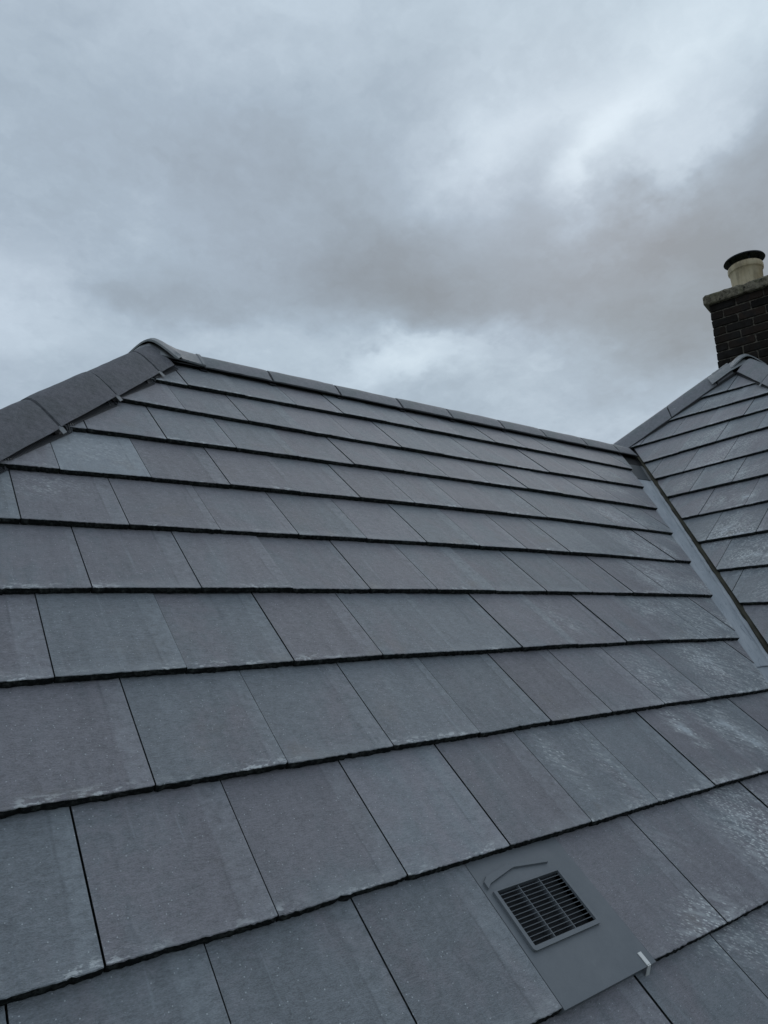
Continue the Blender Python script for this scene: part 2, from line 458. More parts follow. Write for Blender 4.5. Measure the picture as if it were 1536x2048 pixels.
# ------------------------------------------------------------------ roof geometry (metres, eye at the origin)
G, TW, T = 0.345, 0.3241107, 0.0225         # gauge, tile width, riser
P0 = Vector((0.389730, 1.080277, -0.732333)); A1 = 0.753391495
CX, V2, A2 = 2.96424703, 4.78173635, 0.717562411
TA1, TA2 = tan(A1), tan(A2)
YR = 3.66; ZR = P0.z + TA1*(YR-P0.y)        # ridge of the near wing
HC = 2.41                                   # near hip: y = x + HC
HS, HD = 9.71, 3.73                         # big hips: x + y = HS, x - y = HD
XA, YA = (HS+HD)/2, (HS-HD)/2; ZA = P0.z + TA2*(XA-CX)
ZE = -1.767                                 # eaves level (course -3 of the near slope)
XAX, YAX = Vector((1, 0, 0)), Vector((0, 1, 0))

class Slope:
    def __init__(s, O, Ud, Sd):
        s.O, s.U, s.S = Vector(O), Vector(Ud), Vector(Sd)
        s.N = s.U.cross(s.S)
        if s.N.z < 0: s.N = -s.N
    def __call__(s, u, v, n=0): return s.O + s.U*u + s.S*v + s.N*n
SL = {
 'front': Slope(P0, XAX, (0, cos(A1), sin(A1))),
 'face': Slope((CX, 0, P0.z), YAX, (cos(A2), 0, sin(A2))),
 'wing_front': Slope((0, CX-HD, P0.z), XAX, (0, cos(A2), sin(A2))),
 'wing_rear': Slope((0, 2*YA-(CX-HD), P0.z), XAX, (0, -cos(A2), sin(A2))),
 'end': Slope((P0.y-HC, 0, P0.z), YAX, (cos(A1), 0, sin(A1))),
 'rear': Slope((0, 2*YR-P0.y, P0.z), XAX, (0, -cos(A1), sin(A1))),
}

# courses are not perfectly straight: quadratic waviness per course of the near slope
WAV = {0: [0, -.00505, .00698], 1: [-.00292, .00406, .00036], 2: [-.00483, .01314, -.00449], 3: [-.00591, .01502, -.00252],
       4: [-.00573, .01714, -.00418], 5: [-.00631, .01969, -.00842], 6: [-.00869, .03272, -.0173], 7: [-.00649, .02291, -.00355],
       8: [.00436, -.03155, .03854], 9: [-.00499, .02329, -.01205]}
URNG = {0: (.3, 2), 1: (-.5, 2.2), 2: (-.4, 2.6), 3: (-.3, 3.3), 4: (-.2, 3.6), 5: (-.1, 3.8), 6: (0, 4.1), 7: (.2, 4.35), 8: (.45, 4.6), 9: (.7, 4.9)}
def wav_front(k, u):
    c = WAV.get(k)
    if c is None: return 0.0
    lo, hi = URNG[k]; u = min(max(u, lo), hi)
    return c[0]*u*u + c[1]*u + c[2]
WR = {3: (.0084, -.0004), 4: (-.05095, .16608), 5: (-.03287, .0872), 6: (-.02475, .05718), 7: (-.04091, .08853), 8: (-.02534, .05058),
      9: (.01063, -.02226), 10: (.0699, -.12714), 1: (.114, -.3795), 2: (.083, -.243)}
YRNG = {1: (2.7, 3.2), 2: (2.6, 3.35), 3: (2.5, 3.5), 4: (2.5, 3.4), 5: (2.3, 3.17), 6: (2.2, 2.9), 7: (2.1, 2.7), 8: (1.95, 2.45), 9: (1.85, 2.2), 10: (1.75, 1.98)}
def wav_face(k, y):
    c = WR.get(k)
    if c is None: return 0.0
    lo, hi = YRNG[k]; y = min(max(y, lo), hi)
    return c[0]*y + c[1]

def tile_block(u0, u1, v0f, v1f, rnd, nu=44, lift=0.0, skew=0.0, jag=1.0):
    """one flat interlocking tile in (u, v, n); v0f/v1f give the front and back line at u"""
    cols = []; over = .062
    jit = [rnd.gauss(0, .0009)*jag for _ in range(nu+1)]
    jit2 = [rnd.gauss(0, .0022)*jag for _ in range(nu+1)]
    jn = [rnd.gauss(0, .0005)*jag for _ in range(nu+1)]
    for _ in range(rnd.randint(0, 3) if jag else 0):
        ci = rnd.randint(1, nu-1); jit[ci] += rnd.uniform(.001, .0028); jit2[ci] += rnd.uniform(0, .003)
    lf = rnd.uniform(-.0008, .0008); ph = rnd.uniform(0, 6)
    chip = rnd.random() < .5
    for i in range(nu+1):
        f = i/nu; u = u0+(u1-u0)*f
        a = v0f(u)+jit[i]*.7+skew*(f-.5)+lf*sin(ph+f*7); b = v1f(u)
        g = b-a
        end = .0015 if i in (0, nu) else 0
        top = lambda v: lift-T*(v-a)/g
        c = .0013 + abs(jit[i])*.8
        prof = [(a+c+end, top(a+c)), (a+.0004+end, top(a)-.0013-abs(jn[i])), (a-.0008+jit2[i]*.5+end, -.0100+lift), (a+.0002+jit2[(i//3*5) % (nu+1)]*.35+end, -.0212+lift+jn[i//2]*1.2),
                (a+.006, -.0218+lift), (b+over, top(b+over)-.0175), (b+over, top(b+over)), (a+g*.66, top(a+g*.66)), (a+g*.33, top(a+g*.33)), (a+.02, top(a+.02)+jn[i]*.5)]
        cols.append([(u, v, n) for v, n in prof])
    P = len(cols[0]); verts = [p for c in cols for p in c]; faces = []; mi = []
    for i in range(nu):
        for j in range(P):
            j2 = (j+1) % P
            faces.append([i*P+j, i*P+j2, (i+1)*P+j2, (i+1)*P+j])
            mi.append(0 if j in (0, 6, 7, 8, 9) else 1)
    faces.append(list(range(P))); mi.append(1)
    faces.append([nu*P+j for j in reversed(range(P))]); mi.append(1)
    return verts, faces, mi

def clip_block(verts, faces, mi, clips):
    """clips: list of (a, b, c): keep a*u + b*v <= c"""
    need = [c for c in clips if any(c[0]*p[0]+c[1]*p[1] > c[2] for p in verts)]
    if not need: return verts, faces, mi
    for c in need:
        if all(c[0]*p[0]+c[1]*p[1] >= c[2] for p in verts): return None
    bm = bmesh.new()
    bv = [bm.verts.new(p) for p in verts]
    for f, m in zip(faces, mi):
        bf = bm.faces.new([bv[i] for i in f]); bf.material_index = m
    bmesh.ops.recalc_face_normals(bm, faces=bm.faces)
    for a, b, c in need:
        L = sqrt(a*a+b*b); no = Vector((a/L, b/L, 0)); co = no*(c/L)
        r = bmesh.ops.bisect_plane(bm, geom=bm.verts[:]+bm.edges[:]+bm.faces[:], plane_co=co, plane_no=no, clear_outer=True)
        ed = [e for e in r['geom_cut'] if isinstance(e, bmesh.types.BMEdge) and e.is_valid and len(e.link_faces) == 1]
        if ed:
            old = set(bm.faces)
            bmesh.ops.holes_fill(bm, edges=ed, sides=0)
            for f in bm.faces:
                if f not in old: f.material_index = 1
    if not bm.faces: bm.free(); return None
    bm.verts.index_update()
    out = ([tuple(v.co) for v in bm.verts], [[v.index for v in f.verts] for f in bm.faces], [f.material_index for f in bm.faces])
    bm.free()
    us = [p[0] for p in out[0]]; vs = [p[1] for p in out[0]]
    if max(us)-min(us) < .012 or max(vs)-min(vs) < .01: return None
    return out

def line_clip(slope, nx, ny, c):
    """keep nx*x + ny*y <= c (plan) expressed in slope (u, v)"""
    return (nx*slope.U.x+ny*slope.U.y, nx*slope.S.x+ny*slope.S.y, c-nx*slope.O.x-ny*slope.O.y)

# chalk marks (u, v, radius u, radius v, amount)
CHALK_F = [(3.44, 1.44, .045, .04, 2.0), (3.19, 1.10, .035, .06, 2.0), (2.96, .76, .05, .05, 1.9), (3.30, 1.12, .05, .05, 1.4), (3.62, 1.80, .05, .05, 1.3), (3.82, 2.70, .14, .10, .4), (4.07, 2.61, .10, .08, .5), (3.78, 2.17, .16, .11, .8), (3.54, 2.20, .12, .09, .9), (3.43, 1.85, .16, .12, .9),
 (3.17, 1.50, .15, .13, 1.0), (3.50, 1.42, .10, .09, .9), (2.78, 1.26, .12, .07, .8), (3.05, 1.19, .13, .10, 1.0), (2.02, 1.19, .08, .06, .6),
 (2.23, .84, .10, .08, .8), (2.73, .88, .14, .10, 1.25), (2.95, .80, .14, .10, .7), (2.10, .57, .045, .035, 1.5), (2.36, .57, .09, .08, 1.3),
 (2.42, .45, .06, .05, 1.4), (1.38, .56, .035, .09, .7), (1.55, .52, .05, .08, .5), (1.53, .297, .07, .05, .8), (1.99, .235, .14, .09, 1.1), (1.90, .12, .10, .09, .8),
 (1.43, .03, .10, .035, 1.2), (1.42, -.06, .06, .03, .8), (.92, .87, .05, .03, .7), (1.60, -.13, .10, .12, .6), (.115, 2.0, .10, .05, .8), (.33, 2.24, .14, .06, .5),
 (2.9, 1.05, .10, .03, .8), (4.3, 2.9, .3, .1, .35), (4.0, 1.95, .12, .10, .6), (2.55, .72, .4, .03, .5)]
CHALK_R = [(2.82, 3.70, .10, .07, .8), (2.94, 3.52, .12, .08, .7), (2.40, 2.82, .12, .08, .9), (2.27, 2.49, .05, .05, 1.5), (2.45, 2.49, .10, .07, .8),
 (2.30, 2.10, .12, .10, 1.3), (2.16, 2.02, .10, .06, 1.2), (2.02, 1.80, .14, .10, 1.2), (2.84, 2.86, .08, .05, .9), (2.55, 3.3, .16, .10, .6), (2.5, 4.1, .15, .10, .5),
 (3.0, 4.3, .2, .08, .4), (1.75, 1.45, .15, .1, .8), (2.7, 3.1, .2, .1, .5)]
def chalk(lst, u, v):
    s = 0
    for cu, cv, ru, rv, a in lst:
        d = ((u-cu)/ru)**2+((v-cv)/rv)**2
        if d < 6: s = max(s, a*exp(-d*.8))
    return s

TINTS = {(1, -1): (-.1, -.04), (1, 0): (.75, .0), (1, 1): (.85, .0), (1, 2): (.5, .22), (1, 3): (.8, -.02), (1, 4): (.1, .0), (1, 5): (.15, .02), (1, 6): (.8, 0),
 (0, -1): (.1, -.06), (0, 0): (.1, -.06), (0, 1): (.25, -.08), (0, 3): (.9, .0), (0, 4): (.7, .02), (0, 5): (.5, .02), (0, -2): (0, 0),
 (2, -1): (.95, -.02), (2, 0): (.1, -.02), (2, 1): (.2, .0), (2, 2): (.2, .02), (2, 3): (.0, -.06), (2, 4): (1.0, -.12), (2, 5): (.8, .02), (2, 6): (.5, .02), (2, 7): (.3, 0),
 (3, -1): (.9, -.02), (3, 0): (.0, -.02), (3, 1): (.35, .02), (3, 2): (1.0, -.04), (3, 3): (.1, .02), (3, 4): (.0, .04), (3, 5): (.7, .02), (3, 6): (1.0, .02), (3, 7): (.9, .02), (3, 8): (.2, 0),
 (4, -1): (.6, .0), (4, 0): (.75, -.02), (4, 1): (.7, .02), (4, 2): (.8, .0), (4, 3): (.8, .0), (4, 4): (.5, .03), (5, -1): (.0, .03), (5, 0): (1.0, -.04), (5, 1): (.95, -.03),
 (6, -1): (.8, .05), (6, 0): (-.3, .42), (6, 1): (1.0, -.1), (6, 2): (.95, -.04), (7, 0): (.55, .0), (7, 1): (.6, .05), (7, -1): (.8, .2)}

house = empty('house', (3.0, 3.4, 0.0))
tag(house, 'hipped roof house covered in flat slate grey tiles, two wings meeting at a valley', 'house')

def in_frame_area(pts):
    q = []
    for P in pts:
        z = P.dot(F)
        if z < .05: return 0
        x = 768+FPX*P.dot(CR)/z; y = 1024-FPX*P.dot(CU)/z
        q.append((min(max(x, 0), 1536), min(max(y, 0), 2048)))
    a = 0
    for i in range(len(q)):
        a += q[i][0]*q[(i+1) % len(q)][1]-q[(i+1) % len(q)][0]*q[i][1]
    return abs(a)/2

def gen_tiles(key, k0, k1, urange, joint, vline, clips_of, chalk_list, tints, seed, fine=True, skip=()):
    S = SL[key]; res = []
    for k in range(k0, k1):
        j0 = math.floor((urange[0]-joint(k))/TW)-1; j1 = math.ceil((urange[1]-joint(k))/TW)+1
        for j in range(j0, j1):
            if (k, j) in skip: continue
            rnd = random.Random(seed*100003+k*911+j*17)
            ua = joint(k)+j*TW; ub = ua+TW
            gap = rnd.choice([.0024, .0028, .0032, .0038, .0044]) if fine else .001
            clips = clips_of(k)
            if any(all(c[0]*u+c[1]*v >= c[2] for u, v in ((ua, vline(k, ua)), (ub, vline(k, ub)), (ua, vline(k, ua)+G+.07), (ub, vline(k, ub)+G+.07))) for c in clips): continue
            lift = rnd.gauss(0, .0013) if fine else 0
            blk = tile_block(ua+gap/2, ub-gap/2, lambda u: vline(k, u), lambda u: vline(k+1, u), rnd, (44 if 0 <= k < 7 else 20) if fine else 2, lift, rnd.gauss(0, .0024))
            r = clip_block(*blk, clips)
            if r is None: continue
            vs, fs, mi = r
            ti = tints.get((k, j)) if tints else None
            if ti is None:
                far = .55 + .35*rnd.random() if rnd.random() < .62 else .05+.3*rnd.random()
                ti = (far, rnd.uniform(-.07, .07))
            sd = rnd.random()*8
            tcd = [(u, v, sd) for u, v, n in vs]
            tld = [((u-ua)/TW, (v-vline(k, u))/G, 0) for u, v, n in vs]
            tnt = [(ti[0], ti[1], 1.35*chalk(chalk_list, u, v)**.8 if chalk_list else 0) for u, v, n in vs]
            W = [S(*p) for p in vs]
            uu = [p[0] for p in vs]; vv = [p[1] for p in vs]
            umin, umax = min(uu), max(uu); vmin, vmax = min(vv), min(max(vv), vline(k, ua)+G)
            ar = in_frame_area([S(umin, vmin), S(umax, vmin), S(umax, vmax), S(umin, vmax)])
            res.append(dict(k=k, j=j, v=W, f=fs, m=mi, tc=tcd, tl=tld, tint=tnt, area=ar))
    return res

OFF = {-3: .5, -2: 0, -1: 0, 0: .5, 1: 0, 2: .5, 3: 0, 4: .5, 5: 0, 6: .5, 7: 0, 8: .54, 9: .87}
CORR = {0: .012, 1: -.005, 2: .002, 3: .009, 4: -.008, 5: .007, 6: .002, 7: -.008, 8: 0, 9: 0, -1: .11, -2: .02}
def joint_front(k): return (OFF.get(k, (k % 2)*.5))*TW + CORR.get(k, 0)
def vline_front(k, u): return k*G+wav_front(k, u)
c_hip1 = line_clip(SL['front'], -1, 1, HC-.11)
c_ridge1 = (0, 1, (YR-.035-P0.y)/cos(A1))
# valley: x <= CX + dz/TA2 - gap
def valley_clip_front():
    S = SL['front']   # x = P0.x+u ; dz = v sin
    return (1, -(sin(A1)/TA2)*.985, CX-.150-P0.x)
front_clips = [c_hip1, c_ridge1, valley_clip_front()]
VENT_KEY = (0, 2)
front = gen_tiles('front', -3, 10, (-2.6, 5.6), joint_front, vline_front, lambda k: front_clips, CHALK_F, TINTS, 11, skip=(VENT_KEY,))

# right-hand face: courses counted so that course r10 .. r1 of the photo are v = V2 - r*G
def vline_face(k, y):
    r = -k
    return V2 - r*G + wav_face(r, y)
RJ = {1: .15, 2: .72, 3: .15, 4: .55, 5: .02, 6: .5, 7: .92, 8: .41, 9: .9, 10: .38}
def joint_face(k): return RJ.get(-k, ((-k) % 2)*.5)*TW
def face_clips(k):
    S = SL['face']
    cl = [line_clip(S, 1, 1, HS-.15), line_clip(S, 1, -1, HD-.15)]
    if -k > 3:
        # y <= P0.y + dz/TA1 - .04 ; dz = v sin(A2)
        cl.append((1, -sin(A2)/TA1, P0.y-.035))
    return cl
face = gen_tiles('face', -16, 1, (-2.0, 4.6), joint_face, vline_face, face_clips, CHALK_R, None, 23)

allt = [('front', t) for t in front]+[('face', t) for t in face]
order = sorted(range(len(allt)), key=lambda i: -allt[i][1]['area'])
single = set(i for i in order[:100] if allt[i][1]['area'] > 30)
print('tiles', len(allt), 'in view', sum(1 for i in range(len(allt)) if allt[i][1]['area'] > 30))

def deck(name, key, poly, n=-.048):
    S = SL[key]; top = [S(u, v, n) for u, v in poly]; bot = [S(u, v, n-.012) for u, v in poly]
    k = len(poly); fs = [list(range(k)), [k+i for i in reversed(range(k))]]
    for i in range(k): fs.append([i, (i+1) % k, k+(i+1) % k, k+i])
    return make(name, top+bot, fs, [M_DECK], None, house)
def pl2uv(key, x, y):
    S = SL[key]; u = (Vector((x, y, 0))-Vector((S.O.x, S.O.y, 0))).dot(S.U)
    h = Vector((S.S.x, S.S.y, 0)); v = (Vector((x, y, 0))-Vector((S.O.x, S.O.y, 0))).dot(h)/h.length_squared
    return (u, v)
def z_front(y): return P0.z+TA1*(y-P0.y)
ye = P0.y+(ZE-P0.z)/TA1               # eaves lines
xe_face = CX+(ZE-P0.z)/TA2
def P(key, pts): return [pl2uv(key, x, y) for x, y in pts]
xv_top = CX+(ZR-P0.z)/TA2
poly_front = P('front', [(ye-HC, ye), (xe_face-.02, ye), (xv_top-.02, YR), (YR-HC, YR)])
yv = ye
poly_face = P('face', [(xe_face, xe_face-HD), (xe_face, ye+.0), (xv_top, YR), (HS-4.02, 4.02), (XA, YA)])
slope_front = deck('roof_slope', 'front', poly_front)
slope_face = deck('roof_slope', 'face', poly_face)
ye3 = SL['wing_front'].O.y+(ZE-P0.z)/TA2
slope_wf = deck('roof_slope', 'wing_front', P('wing_front', [(ye3+HD, ye3), (13, ye3), (13, YA), (XA, YA)]))
ye4 = 2*YA-ye3
slope_wr = deck('roof_slope', 'wing_rear', P('wing_rear', [(HS-ye4, ye4), (13, ye4), (13, YA), (XA, YA)]))
yer = 2*YR-ye
slope_end = deck('roof_slope', 'end', P('end', [(ye-HC, ye), (ye-HC, yer), (YR-HC, YR)]))
slope_rear = deck('roof_slope', 'rear', P('rear', [(ye-HC, yer), (xe_face+1.0, yer), (xv_top, YR), (YR-HC, YR)]))
slope_front['label'] = 'long tiled slope of the near wing below the level ridge'
slope_face['label'] = 'triangular tiled slope right of the valley, between two hips'

parents = {'front': slope_front, 'face': slope_face, 'wing_front': slope_wf, 'wing_rear': slope_wr, 'end': slope_end, 'rear': slope_rear}
rest = {}
for i, (key, t) in enumerate(allt):
    if i in single:
        o = make('roof_tile', t['v'], t['f'], [M_TILE, M_BODY], t['m'], parents[key], attrs={'tc': t['tc'], 'tl': t['tl'], 'tint': t['tint']})
        if key == 'front' and (t['k'], t['j']) == (6, 0): o['label'] = 'pale blue grey tile, second from the left hip in its course'
        if key == 'front' and (t['k'], t['j']) == (1, 2): o['label'] = 'lighter warm grey tile up-slope left of the vent tile'
    else:
        rest.setdefault(key, []).append(t)
# unseen slopes
for key, hips, urange in (
    ('wing_front', [line_clip(SL['wing_front'], -1, 1, -HD-.12), (1, 0, 13)], (2, 13)),
    ('wing_rear', [line_clip(SL['wing_rear'], -1, -1, -HS-.12), (1, 0, 13)], (0, 13)),
    ('end', [line_clip(SL['end'], 1, -1, -HC-.12), line_clip(SL['end'], 1, 1, 2*YR-HC-.12)], (ye, yer)),
    ('rear', [line_clip(SL['rear'], -1, -1, -(2*YR-HC)-.12), (1, -(sin(A1)/TA2), CX-.1)], (-3, 6))):
    S = SL[key]; vmax = {'wing_front': (ZA-P0.z)/sin(A2), 'wing_rear': (ZA-P0.z)/sin(A2), 'end': (ZR-P0.z)/sin(A1), 'rear': (ZR-P0.z)/sin(A1)}[key]-.04
    kk0 = round((ZE-P0.z)/S.S.z/G)
    ts = gen_tiles(key, kk0, int(vmax/G)+1, urange, lambda k: (k % 2)*.5*TW, lambda k, u: k*G, lambda k: hips+[(0, 1, vmax)], None, None, 41, fine=False)
    rest.setdefault(key, []).extend(ts)
for key, ts in rest.items():
    mb = MB()
    for t in ts: mb.add(t['v'], t['f'], t['m'], tc=t['tc'], tl=t['tl'], tint=t['tint'])
    o = mb.build('roof_tiles', [M_TILE, M_BODY], parents[key], recalc=False); o['kind'] = 'stuff'

# ------------------------------------------------------------------ vent tile with its grille and clip
SF = SL['front']
vu0 = joint_front(0)+2*TW; vv0 = vline_front(0, vu0+.16)
def VF(x, y, z): return SF(vu0+x, vv0+y, z - T*y/G)     # local frame on the sloping tile
def skewed(x, y, z):                                    # follow the slightly running course line
    return VF(x, y+(vline_front(0, vu0+x)-vv0), z)
mb = MB()
gx0, gx1, gy0, gy1 = .030, .243, .122, .258
# body as a frame around the grille opening
xs = [.001, gx0, gx1, TW-.001]; ys = [0.0, gy0, gy1, G+.06]
for a in range(3):
    for b_ in range(3):
        if a == 1 and b_ == 1: continue
        mb.box(VF, (xs[a], ys[b_], -.012), (xs[a+1], ys[b_+1], .0012))
mb.box(VF, (.0015, -.0030, -.0222), (TW-.0015, .0005, -.0010))
mb.box(VF, (.001, -.0050, -.0040), (TW-.001, .0001, .0014))
vent = mb.build('roof_vent', M_VENT, house)
vent['label'] = 'smooth grey plastic vent tile with louvred grille, lowest course but one'
mb = MB(); mb.box(VF, (gx0-.004, gy0-.004, -.022), (gx1+.004, gy1+.004, -.016)); mb.build('vent_cavity', M_VENTD, vent)
# raised rim
mb = MB()
def rim(pts_o, pts_i, z1):
    n = len(pts_o)
    vs = [VF(x, y, 0.0) for x, y in pts_o]+[VF(x, y, z1) for x, y in pts_o]+[VF(x, y, z1) for x, y in pts_i]+[VF(x, y, -.012) for x, y in pts_i]
    fs = []
    for i in range(n):
        j = (i+1) % n
        for r in range(3): fs.append([r*n+i, r*n+j, (r+1)*n+j, (r+1)*n+i])
    mb.add(vs, fs)
def rrect(x0, y0, x1, y1, rb, rtp=.002, seg=5):
    pts = []
    for cx_, cy_, a0, r in ((x1-rb, y0+rb, -90, rb), (x1-rtp, y1-rtp, 0, rtp), (x0+rtp, y1-rtp, 90, rtp), (x0+rb, y0+rb, 180, rb)):
        for s in range(seg+1):
            a = radians(a0+90*s/seg); pts.append((cx_+r*cos(a), cy_+r*sin(a)))
    return pts
rim(rrect(gx0-.010, gy0-.010, gx1+.009, gy1+.002, .008), rrect(gx0, gy0, gx1, gy1-.001, .002), .0085)
mb.build('vent_rim', M_VENT, vent)
mb = MB()
rows = 13
for r in range(1, rows):
    y = gy0+(gy1-gy0)*r/rows
    mb.add([VF(gx0, y-.0004, .0042), VF(gx1, y-.0004, .0042), VF(gx1, y+.0008, .0047), VF(gx0, y+.0008, .0047),
            VF(gx0, y+.0050, -.012), VF(gx1, y+.0050, -.012), VF(gx1, y+.0062, -.012), VF(gx0, y+.0062, -.012)],
           [[0, 1, 2, 3], [0, 4, 5, 1], [3, 2, 6, 7], [4, 7, 6, 5], [0, 3, 7, 4], [1, 5, 6, 2]], [0, 1, 1, 1, 1, 1])
mb.build('louvre_slats', [M_VENT, M_SLAT], vent)
for q in (1, 2):
    mb = MB(); x = gx0+(gx1-gx0)*q/3
    mb.box(VF, (x-.0009, gy0, -.010), (x+.0009, gy1, .0052)); mb.build('grille_bar', M_VENT, vent)
# raised chevron above the grille
mb = MB()
ch = [(.014, .279), (.030, .290), (.112, .3055), (.125, .3045), (.236, .2885)]
wd = [.0095, .0100, .0080, .0055, .0032]
vs = []
for (x, y), wv in zip(ch, wd):
    vs += [VF(x, y-wv-.0015, .001), VF(x, y-wv, .0075), VF(x, y+wv*.8, .0075), VF(x, y+wv*.7+.002, .001)]
fs = []
for i in range(len(ch)-1):
    for r in range(3): fs.append([i*4+r, i*4+r+1, (i+1)*4+r+1, (i+1)*4+r])
fs += [[0, 3, 2, 1], [16, 17, 18, 19]]
mb.add(vs, fs); mb.build('rain_deflector', M_VENT, vent)
# steel clip over the lower edge
mb = MB(); cu = .288
for lo, hi in (((cu, -.0030, .0016), (cu+.0125, .026, .0034)), ((cu, -.0056, .0000), (cu+.0125, -.0038, .0034))):
    mb.box(VF, lo, hi)
lg = [(cu, -.0058, .0034), (cu+.0125, -.0058, .0034), (cu+.0125, -.016, -.0200), (cu, -.016, -.0200)]
mb.add([VF(*q) for q in lg]+[VF(x, y+.0018, z-.0008) for x, y, z in lg], [[0, 1, 2, 3], [7, 6, 5, 4], [0, 4, 5, 1], [1, 5, 6, 2], [2, 6, 7, 3], [3, 7, 4, 0]])
mb.build('tile_clip', M_STEEL, vent)

# ------------------------------------------------------------------ ridge and hip tiles
def profile(half, m, r, H, nseg=14):
    pts = []
    for i in range(nseg+1):
        s = half*(-1+2*i/nseg)
        pts.append((s, H-(sqrt(m*m*s*s+r*r)-r)))
    return pts
def loft(mb, rings, thick=.014, closed_ends=True):
    """rings: list of (origin, perp, list of (s,h)); a shell with thickness"""
    n = len(rings[0][2]); R = len(rings)
    vs = []
    for o, p, pr in rings:
        for s, h in pr: vs.append(o+p*s+Vector((0, 0, h)))
    for o, p, pr in rings:
        for i, (s, h) in enumerate(pr):
            s2 = s*(1-thick/max(abs(pr[0][0]), .01)*.55)
            vs.append(o+p*s2+Vector((0, 0, h-thick*1.15)) if 0 < i < n-1 else o+p*s2+Vector((0, 0, h-thick*.35)))
    fs = []; K = R*n
    for r in range(R-1):
        for i in range(n-1):
            a = r*n+i; fs.append([a, a+1, a+n+1, a+n]); fs.append([K+a, K+a+n, K+a+n+1, K+a+1])
        for i in (0, n-1):
            a = r*n+i; fs.append([a, a+n, K+a+n, K+a])
    for r in (0, R-1):
        for i in range(n-1):
            a = r*n+i; fs.append([a, a+1, K+a+1, K+a])
    mb.add(vs, fs)
def shade(o, ang=40):
    me = o.data
    me.polygons.foreach_set('use_smooth', [True]*len(me.polygons))
    try: me.set_sharp_from_angle(angle=radians(ang))
    except Exception: pass
def cover_run(pts, half, m, r, H, mat, name, gap=.009, union=True, clipside=None, seed=1, edgeclip=True, texrand=.0008):
    """pts: list of Vectors on the line where the slopes meet"""
    rnd = random.Random(seed); out = []
    for a, b in zip(pts[:-1], pts[1:]):
        d = b-a; L = d.length; dn = d/L; pl = Vector((dn.x, dn.y, 0)).normalized(); perp = Vector((pl.y, -pl.x, 0))
        a2 = a+dn*gap/2; b2 = b-dn*gap/2
        rings = []; R = 9; tw = rnd.uniform(-.003, .003); dz = rnd.uniform(-.002, .002)
        base = profile(half, m, r, H)
        for q in range(R):
            f = q/(R-1); o = a2.lerp(b2, f)+Vector((0, 0, dz+.003*(f-.5)*rnd.choice((-1, 1))*0))+perp*tw*(f-.5)
            e = .003 if q in (0, R-1) else 0
            rings.append((o, perp, [(s*(1-e/half)+rnd.gauss(0, texrand*.4), h-e*.5+rnd.gauss(0, texrand)) for s, h in base]))
        mb = MB(); loft(mb, rings)
        o = mb.build(name, mat, house); shade(o); out.append(o)
        if union:
            mb = MB(); u0, u1 = a-dn*.02, a+dn*.02
            pr = profile(half*.93, m, r, H-.034)
            loft(mb, [(u0, perp, pr), (u1, perp, pr)], .008)
            uo = mb.build('union_clip', [M_BLACK], o)
            if edgeclip:
                mb = MB()
                s_, h_ = base[0] if clipside == -1 else base[-1]; sg = clipside or 1
                def fr2(x, y, z): return a+dn*x+perp*(s_+sg*y)+Vector((0, 0, h_+z-m*y))
                mb.box(fr2, (-.014, -.010, -.0085), (.014, .016, -.0070)); mb.build('clip_plate', M_CLIP, o)
    return out
# level ridge
xr = [1.50, 1.935, 2.421, 2.929, 3.391, 3.925, 4.414, 4.941, 5.40, 5.66]
cover_run([Vector((x, YR, ZR)) for x in xr], .100, 1.42, .050, .024, M_RIDGE, 'ridge_tile', gap=.015, clipside=1, seed=3, edgeclip=False)
# hips
def hipline(xs, c, zfun): return [Vector((x, x+c, zfun(x+c))) for x in xs]
hx = [1.20, 1.081, .783, .489, .193, -.103, -.40, -.70, -1.0, -1.30, -1.60, ye-HC]
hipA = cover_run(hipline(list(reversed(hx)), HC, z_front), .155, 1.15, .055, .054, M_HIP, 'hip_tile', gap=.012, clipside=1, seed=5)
zface = lambda x: P0.z+TA2*(x-CX)
# left hip of the far face (x + y = HS)
hx2 = [5.80, 6.175, 6.50, XA-.02]
cover_run([Vector((x, HS-x, zface(x))) for x in (5.76, 6.185, 6.505, XA-.10)],  .135, 1.50, .060, .084, M_RIDGE, 'hip_tile', gap=.012, clipside=1, seed=7, edgeclip=False)
# right hip of the far face (x - y = HD)
xs3 = [XA-.12-.345*i for i in range(0, 14)]
cover_run([Vector((x, x-HD, zface(x))) for x in reversed(xs3)], .135, 1.15, .050, .058, M_RIDGE, 'hip_tile', gap=.011, clipside=-1, seed=9)
# big ridge behind the apex, and the unseen hips
cover_run([Vector((XA+.25+.48*i, YA, ZA)) for i in range(0, 13)], .10, 1.15, .030, .03, M_RIDGE, 'ridge_tile', union=False, seed=13)
hx4 = [YR-HC-.05-.34*i for i in range(0, 10)]
cover_run([Vector((x, 2*YR-HC-x, z_front(x+HC))) for x in reversed(hx4)], .155, 1.04, .05, .052, M_HIP, 'hip_tile', union=False, seed=15)
hy5 = [4.02+.33*i for i in range(0, 9)]
cover_run([Vector((HS-y, y, zface(HS-y))) for y in hy5], .135, 1.08, .045, .064, M_RIDGE, 'hip_tile', union=False, seed=17)

